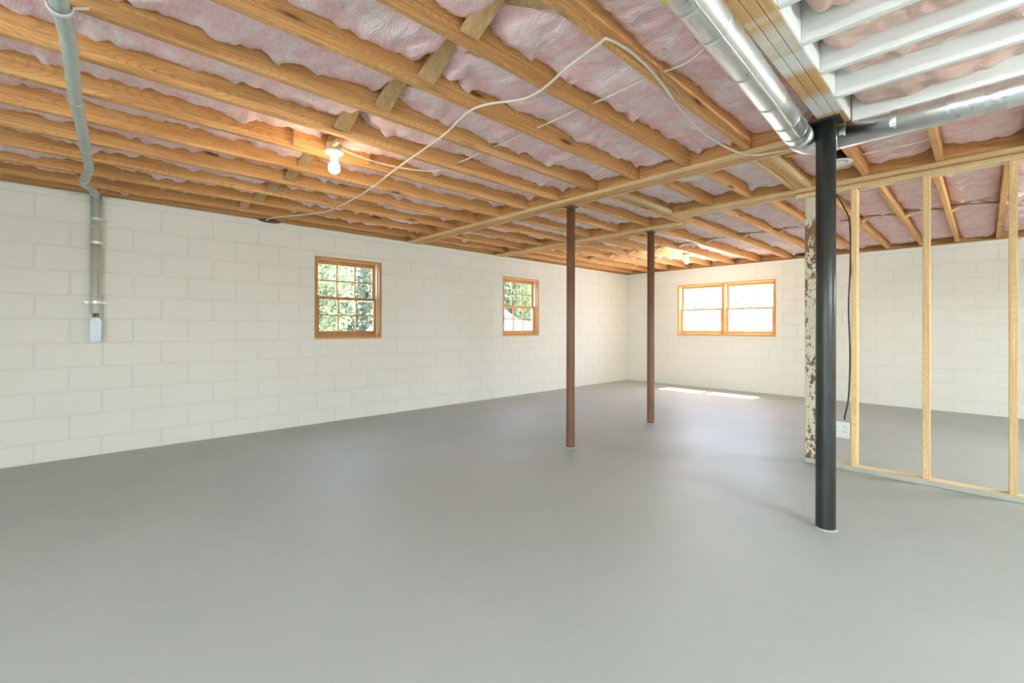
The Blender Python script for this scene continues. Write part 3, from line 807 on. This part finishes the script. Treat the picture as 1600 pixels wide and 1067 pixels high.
cable([(XJOG * 0 - .50, 3.58, ZJ - .006), (-.2, 3.51, ZJ - .005), (.15, 3.43, ZJ - .006), (1.0, 3.3, ZJ - .006)], .0042, M['cable'], 'thin white wire stretched behind the horizontal silver duct')
cable([(-.56, 3.72, ZJ - .005), (-.3, 3.78, ZJ + .01), (-.236, 3.78, ZJ + .02)], .0042, M['cable'], 'short white wire beside the can light')
sag = MB().sweep(smooth_path([(-1.032, 1.90, ZJ + .045), (-1.0385, 1.97, ZJ + .01), (-1.02, 2.03, ZJ - .006), (-1.02, 2.09, ZJ - .03), (-1.045, 2.11, ZJ - .045), (-1.075, 2.10, ZJ - .02), (-1.085, 2.04, ZJ + .01)]), .0028, 6).build('cable', M['greywire'])
tag(sag, 'thin grey wire loop hanging from the joist nearest the duct', 'cable')
hole = MB().sweep([(-5.30, 1.30, 2.252), (-5.285, 1.36, 2.252), (-5.275, 1.46, 2.253), (-5.285, 1.52, 2.254)], lambda f: .006 + .017 * math.sin(f * math.pi), 8).build('cable_grommet', M['dirt'])
tag(hole, 'dark putty lump where the white cable meets the left wall', 'putty')

# ------------------------------------------------------------------ conduit on the left wall
cd = empty('conduit', (-5.25, .045, 1.19)); tag(cd, 'grey electrical conduit crossing the joists and down the left wall', 'conduit')
O = Vector(cd.location); lc = lambda pts: [Vector(p) - O for p in pts]
zf = ZJ - .033
flex = smooth_path([(-1.0, -.16, zf), (-1.6, -.115, zf), (-2.195, -.080, zf), (-2.46, -.062, zf - .002), (-3.056, -.05, zf), (-3.6, -.028, zf - .003), (-4.1, -.010, zf), (-4.45, .0, zf + .001), (-4.66, -.022, zf - .004), (-4.86, -.030, zf - .004), (-4.98, .010, zf - .006), (-5.10, .030, zf - .004), (-5.20, .040, zf - .004), (-5.25, .044, 2.215), (-5.251, .045, 2.16)], 10)
MB().sweep(lc(flex), .0265, 20, rf=lambda a, d: 1 + .085 * math.sin(2 * a + d * 38) + .02 * math.sin(d * 21)).build('flexible_pipe', M['pvc'], cd)
def tube(z0, z1, r, mat, nm, ri=None):
    prof = [(r, z0), (r, z1)] + ([(ri, z1), (ri, z1 - .05)] if ri else [(0.0, z1)])
    o = MB().lathe([(p[0], p[1]) for p in prof], 28, (-5.2505, .045, 0)).build(nm, mat, cd); o.location = -O; return o
tube(1.965, 2.232, .0360, M['pvc'], 'upper_pipe', .031)
tube(1.955, 1.985, .0395, M['pvc_pale'], 'coupling')
tube(1.82, 1.956, .0388, M['pvc_pale'], 'coupling')
tube(1.225, 1.825, .0350, M['pvc_pale'], 'lower_pipe')
tube(1.16, 1.24, .0235, M['castmetal'], 'pipe_hub')
MB().lathe([(.0362, .0), (.0364, .004), (.030, .0045)], 28).build('rim', M['dirt'], cd).location = Vector((-5.2505, .045, 2.2305)) - O
st = []
for k in range(13): a = math.pi * k / 12; st.append((.036 * math.cos(a), .18 + .036 * math.sin(a)))
for k in range(13): a = math.pi + math.pi * k / 12; st.append((.036 * math.cos(a), .036 + .036 * math.sin(a)))
MB().prism([(u, v) for u, v in st], lambda u, v, d: (d, u, v), -.040, .022).build('conduit_body', M['castmetal'], cd).location = Vector((-5.25, .045, .976)) - O
MB().prism([(u * .9, (v - .108) * .965 + .108) for u, v in st], lambda u, v, d: (d, u, v), .0215, .027).build('cover', M['castmetal'], cd).location = Vector((-5.25, .045, .976)) - O
for zz_ in (.992, 1.176): MB().sweep([(0, 0, 0), (.004, 0, 0)], .005, 10).build('screw', M['steel'], cd).location = Vector((-5.223, .045, zz_)) - O
for zz_ in (2.035, 1.832, 1.322):
    pr = [(.0405 * math.cos(math.radians(a)), .0405 * math.sin(math.radians(a))) for a in range(-90, 91, 10)]
    b = MB(); vs = []; fs = []
    full = [(-.040, -.072)] + [(x if abs(y) < .039 else -.002, y) for x, y in pr] + [(-.040, .072)]
    full = [(-.0405, -.075), (-.0405, -.042)] + pr + [(-.0405, .042), (-.0405, .075)]
    for (x, y) in full:
        for h in (-.011, .011): vs.append((x, y, h))
    for i in range(len(full) - 1): fs.append((2 * i, 2 * i + 1, 2 * i + 3, 2 * i + 2))
    o = b.add(vs, fs).build('strap', M['steel'], cd); o.location = Vector((-5.2505, .045, zz_)) - O
    md = o.modifiers.new('thick', 'SOLIDIFY'); md.thickness = .002; md.offset = 1
for (x, y, r, w, m_, tx) in ((-2.23, -.078, .034, .016, M['white_plastic'], .075), (-3.075 - .019, -.05, .030, .006, M['steel'], .06), (-3.907, -.016, .030, .006, M['steel'], .06), (-4.72, -.028, .030, .006, M['steel'], .06), (-5.126, .032, .030, .007, M['steel'], .07)):
    pr = [(r * math.sin(math.radians(a)), -r * math.cos(math.radians(a))) for a in range(-100, 101, 10)]
    full = [(-tx, .0265)] + [(u, v) for u, v in pr] + [(tx, .0265)]
    vs = []; fs = []
    for (u, v) in full:
        for h in (-w / 2, w / 2): vs.append((h, u, min(v, .030)))
    for i in range(len(full) - 1): fs.append((2 * i, 2 * i + 1, 2 * i + 3, 2 * i + 2))
    o = MB().add(vs, fs).build('strap', m_, cd); o.location = Vector((x, y, zf)) - O
    md = o.modifiers.new('thick', 'SOLIDIFY'); md.thickness = .003; md.offset = 1
# faded vertical print on the lower pipe
pb = MB(); rp = random.Random(5); z = 1.36
while z < 1.60:
    h = rp.uniform(.004, .011); a0 = math.radians(18 + rp.uniform(-2, 2)); a1 = a0 + math.radians(rp.uniform(5, 13))
    q = [(-5.2505 + .0353 * math.cos(a), .045 + .0353 * math.sin(a), zz_) for zz_ in (z, z + h) for a in (a0, a1)]
    pb.add([Vector(v) - O for v in q], [(0, 1, 3, 2)]); z += h + rp.uniform(.002, .006)
pr_ = pb.build('faded_print', Mat('faded_ink', (.16, .17, .14, 1), .6).m, cd)

# ------------------------------------------------------------------ shop lights added out of view to brighten the room
def added_shop_light(x, y, rz, label, mat='tube'):
    drop = .34
    t = empty('added_shop_light', (x, y, ZJ - drop)); t.rotation_euler.z = rz; tag(t, label, 'light', 'added shop lights hung under the joists')
    MB().cbox(-.62, .62, -.045, .045, 0, .04, .006).build('housing', M['white_plastic'], t)
    for s in (-1, 1):
        MB().cbox(s * .605 - .012, s * .605 + .012, -.075, .075, -.05, .0, .004).build('end_cap', M['white_plastic'], t)
        MB().sweep([(-.592, s * .05, -.028), (.592, s * .05, -.028)], .019, 14).build('tube', M[mat], t)
        MB().sweep([(s * .45, 0, .04), (s * .45, 0, drop - .002)], .003, 6).build('chain', M['steel'], t)
added_shop_light(-1.2, -2.3, 0, 'added white shop light left of the added doorway behind the camera')
added_shop_light(1.3, -1.6, 0, 'added white shop light in the near right corner behind the camera')
added_shop_light(1.75, 2.0, math.pi / 2, 'added white shop light under the white joists right of the camera')
added_shop_light(1.9, 5.6, math.pi / 2, 'added white shop light in the bay beyond the stud wall', 'tube_far')

# ------------------------------------------------------------------ outside
g = MB().box(-60, XW - .21, -40, 60, -.5, .25).build('ground_left', M['lawn']); tag(g, 'pale sunlit yard outside the left windows', 'ground', kind='structure')
gb = MB()
edge = [(XW - .2, YF + .21, .6), (-7.5, 12, .7), (-14.0, 24, 4.6), (-30.0, 60, 5.2)]
rr = [(40, p[1], p[2]) for p in edge]; low = [(p[0], p[1], 0.0) for p in edge]
gb.add(edge + rr + low, [(i, i + 1, i + 5, i + 4) for i in range(3)] + [(i, i + 8, i + 9, i + 1) for i in range(3)])
gb = gb.build('ground_far', M['bank']); tag(gb, 'bright pale bank rising outside the far window', 'ground', kind='structure')
gn = MB().box(-30, 30, -40, YN - .21, -.5, -.02).build('ground_near', M['lawn']); tag(gn, 'pale yard outside the added doorway', 'ground', kind='structure')
def tree(x, y, z, h, r, zc_, leaf, label, n=1800, seed=0):
    t = empty('tree', (x, y, z)); tag(t, label, 'tree', 'trees outside the windows'); q = random.Random(seed)
    pts = [(0, 0, -.05), (.05, .03, h * .3), (-.04, .06, h * .6), (.02, 0, h * .9)]
    MB().sweep(smooth_path(pts, 4), lambda f: .13 * (1 - .75 * f) + .02, 9).build('trunk', M['bark'], t)
    for k in range(4):
        a = q.uniform(0, 6.28); z0 = h * q.uniform(.25, .55)
        MB().sweep(smooth_path([(0, 0, z0), (math.cos(a) * r * .4, math.sin(a) * r * .4, z0 + h * .12), (math.cos(a) * r * .8, math.sin(a) * r * .8, z0 + h * .18)], 3), lambda f: .05 * (1 - .8 * f) + .008, 6).build('branch', M['bark'], t)
    b = MB()
    for i in range(n):
        while True:
            p = Vector((q.uniform(-1, 1), q.uniform(-1, 1), q.uniform(-1, 1)))
            if p.length < 1 and noise.noise(p * 2.6 + Vector((seed, 0, 0))) > -.12: break
        c = Vector((p.x * r, p.y * r, zc_ + p.z * (h - zc_ + .3)))
        if c.z < .15: c.z = .15 + q.random() * .3
        u = Vector((q.gauss(0, 1), q.gauss(0, 1), q.gauss(0, 1))).normalized(); w = u.orthogonal().normalized(); s = q.uniform(.055, .12)
        b.add([c - u * s, c + w * s * .45, c + u * s, c - w * s * .45], [(0, 1, 2, 3)])
    o = b.build('foliage', leaf, t, fix=False); o['kind'] = 'stuff'
tree(-12.0, 3.3, .25, 5.2, 2.0, 2.4, M['leaf1'], 'leafy tree filling the left half of the nearer left window', 11050, 1)
tree(-15.4, 7.2, .25, 6.0, 2.2, 2.6, M['leaf2'], 'darker leafy tree in the right half of the nearer left window', 11900, 2)
tree(-11.6, 10.9, .25, 5.2, 1.9, 2.4, M['leaf1'], 'leafy tree filling the left half of the farther left window', 11050, 3)
tree(-14.2, 15.2, .25, 6.0, 2.3, 2.7, M['leaf2'], 'darker leafy tree in the right half of the farther left window', 11900, 4)
tree(-19.5, 11.6, .25, 7.0, 2.6, 3.0, M['leaf2'], 'tall dark tree far behind the nearer left window', 6000, 8)
tree(-18.5, 3.2, .25, 7.0, 2.6, 3.0, M['leaf1'], 'tall light green tree far behind the nearer left window', 6000, 9)
tree(-20.4, 21.0, .25, 7.0, 2.6, 3.0, M['leaf1'], 'tall tree far behind the farther left window', 6000, 10)
tree(-12.4, 24.5, 4.4, 5.5, 2.6, 2.4, M['leaf2'], 'green tree on the bank behind the left half of the twin window', 1600, 5)
tree(-6.6, 25.0, 4.5, 5.5, 2.6, 2.3, M['leaf1'], 'green tree on the bank behind the right half of the twin window', 1600, 6)
car = empty('car', (-9.4, 6.9, .25)); tag(car, 'white parked car outside the nearer left window', 'car')
prof = [(-2.1, .35), (-2.12, .72), (-1.95, .86), (-1.55, 1.02), (-1.0, 1.08), (-.45, 1.46), (.7, 1.48), (1.35, 1.12), (2.0, 1.0), (2.1, .75), (2.1, .35)]
MB().prism(prof, lambda u, v, d: (d, u, v), -.85, .85).build('body', M['carpaint'], car)
MB().prism([(-1.0, 1.06), (-.5, 1.38), (.05, 1.40), (.05, 1.06)], lambda u, v, d: (d, u, v), -.86, .86).build('front_window', M['carglass'], car)
MB().prism([(.12, 1.06), (.12, 1.40), (.65, 1.40), (1.15, 1.10)], lambda u, v, d: (d, u, v), -.86, .86).build('rear_window', M['carglass'], car)
for sx in (-.8, .8):
    for sy in (-1.35, 1.35): MB().sweep([(sx - .1, sy, .33), (sx + .1, sy, .33)], .33, 20).build('wheel', M['tyre'], car)
# sampling portals in the openings (they give no light of their own)
def portal(loc, size, rot):
    d = bpy.data.lights.new('daylight_portal', 'AREA'); d.shape = 'RECTANGLE'; d.size, d.size_y = size; d.cycles.is_portal = True
    o = bpy.data.objects.new('daylight_portal', d); C.objects.link(o); o.location = loc; o.rotation_euler = rot
R90 = math.pi / 2
portal((XW - .23, sum(WIN1[:2]) / 2, 1.45), (.96, .83), (0, -R90, 0)); portal((XW - .23, sum(WIN2[:2]) / 2, 1.45), (.96, .83), (0, -R90, 0))
portal((sum(WIN3[:2]) / 2, YF + .23, 1.46), (1.72, .97), (-R90, 0, 0))
portal(((ADDED_DOOR[0] + ADDED_DOOR[1]) / 2, YN - .23, 1.02), (1.6, 2.05), (R90, 0, 0))
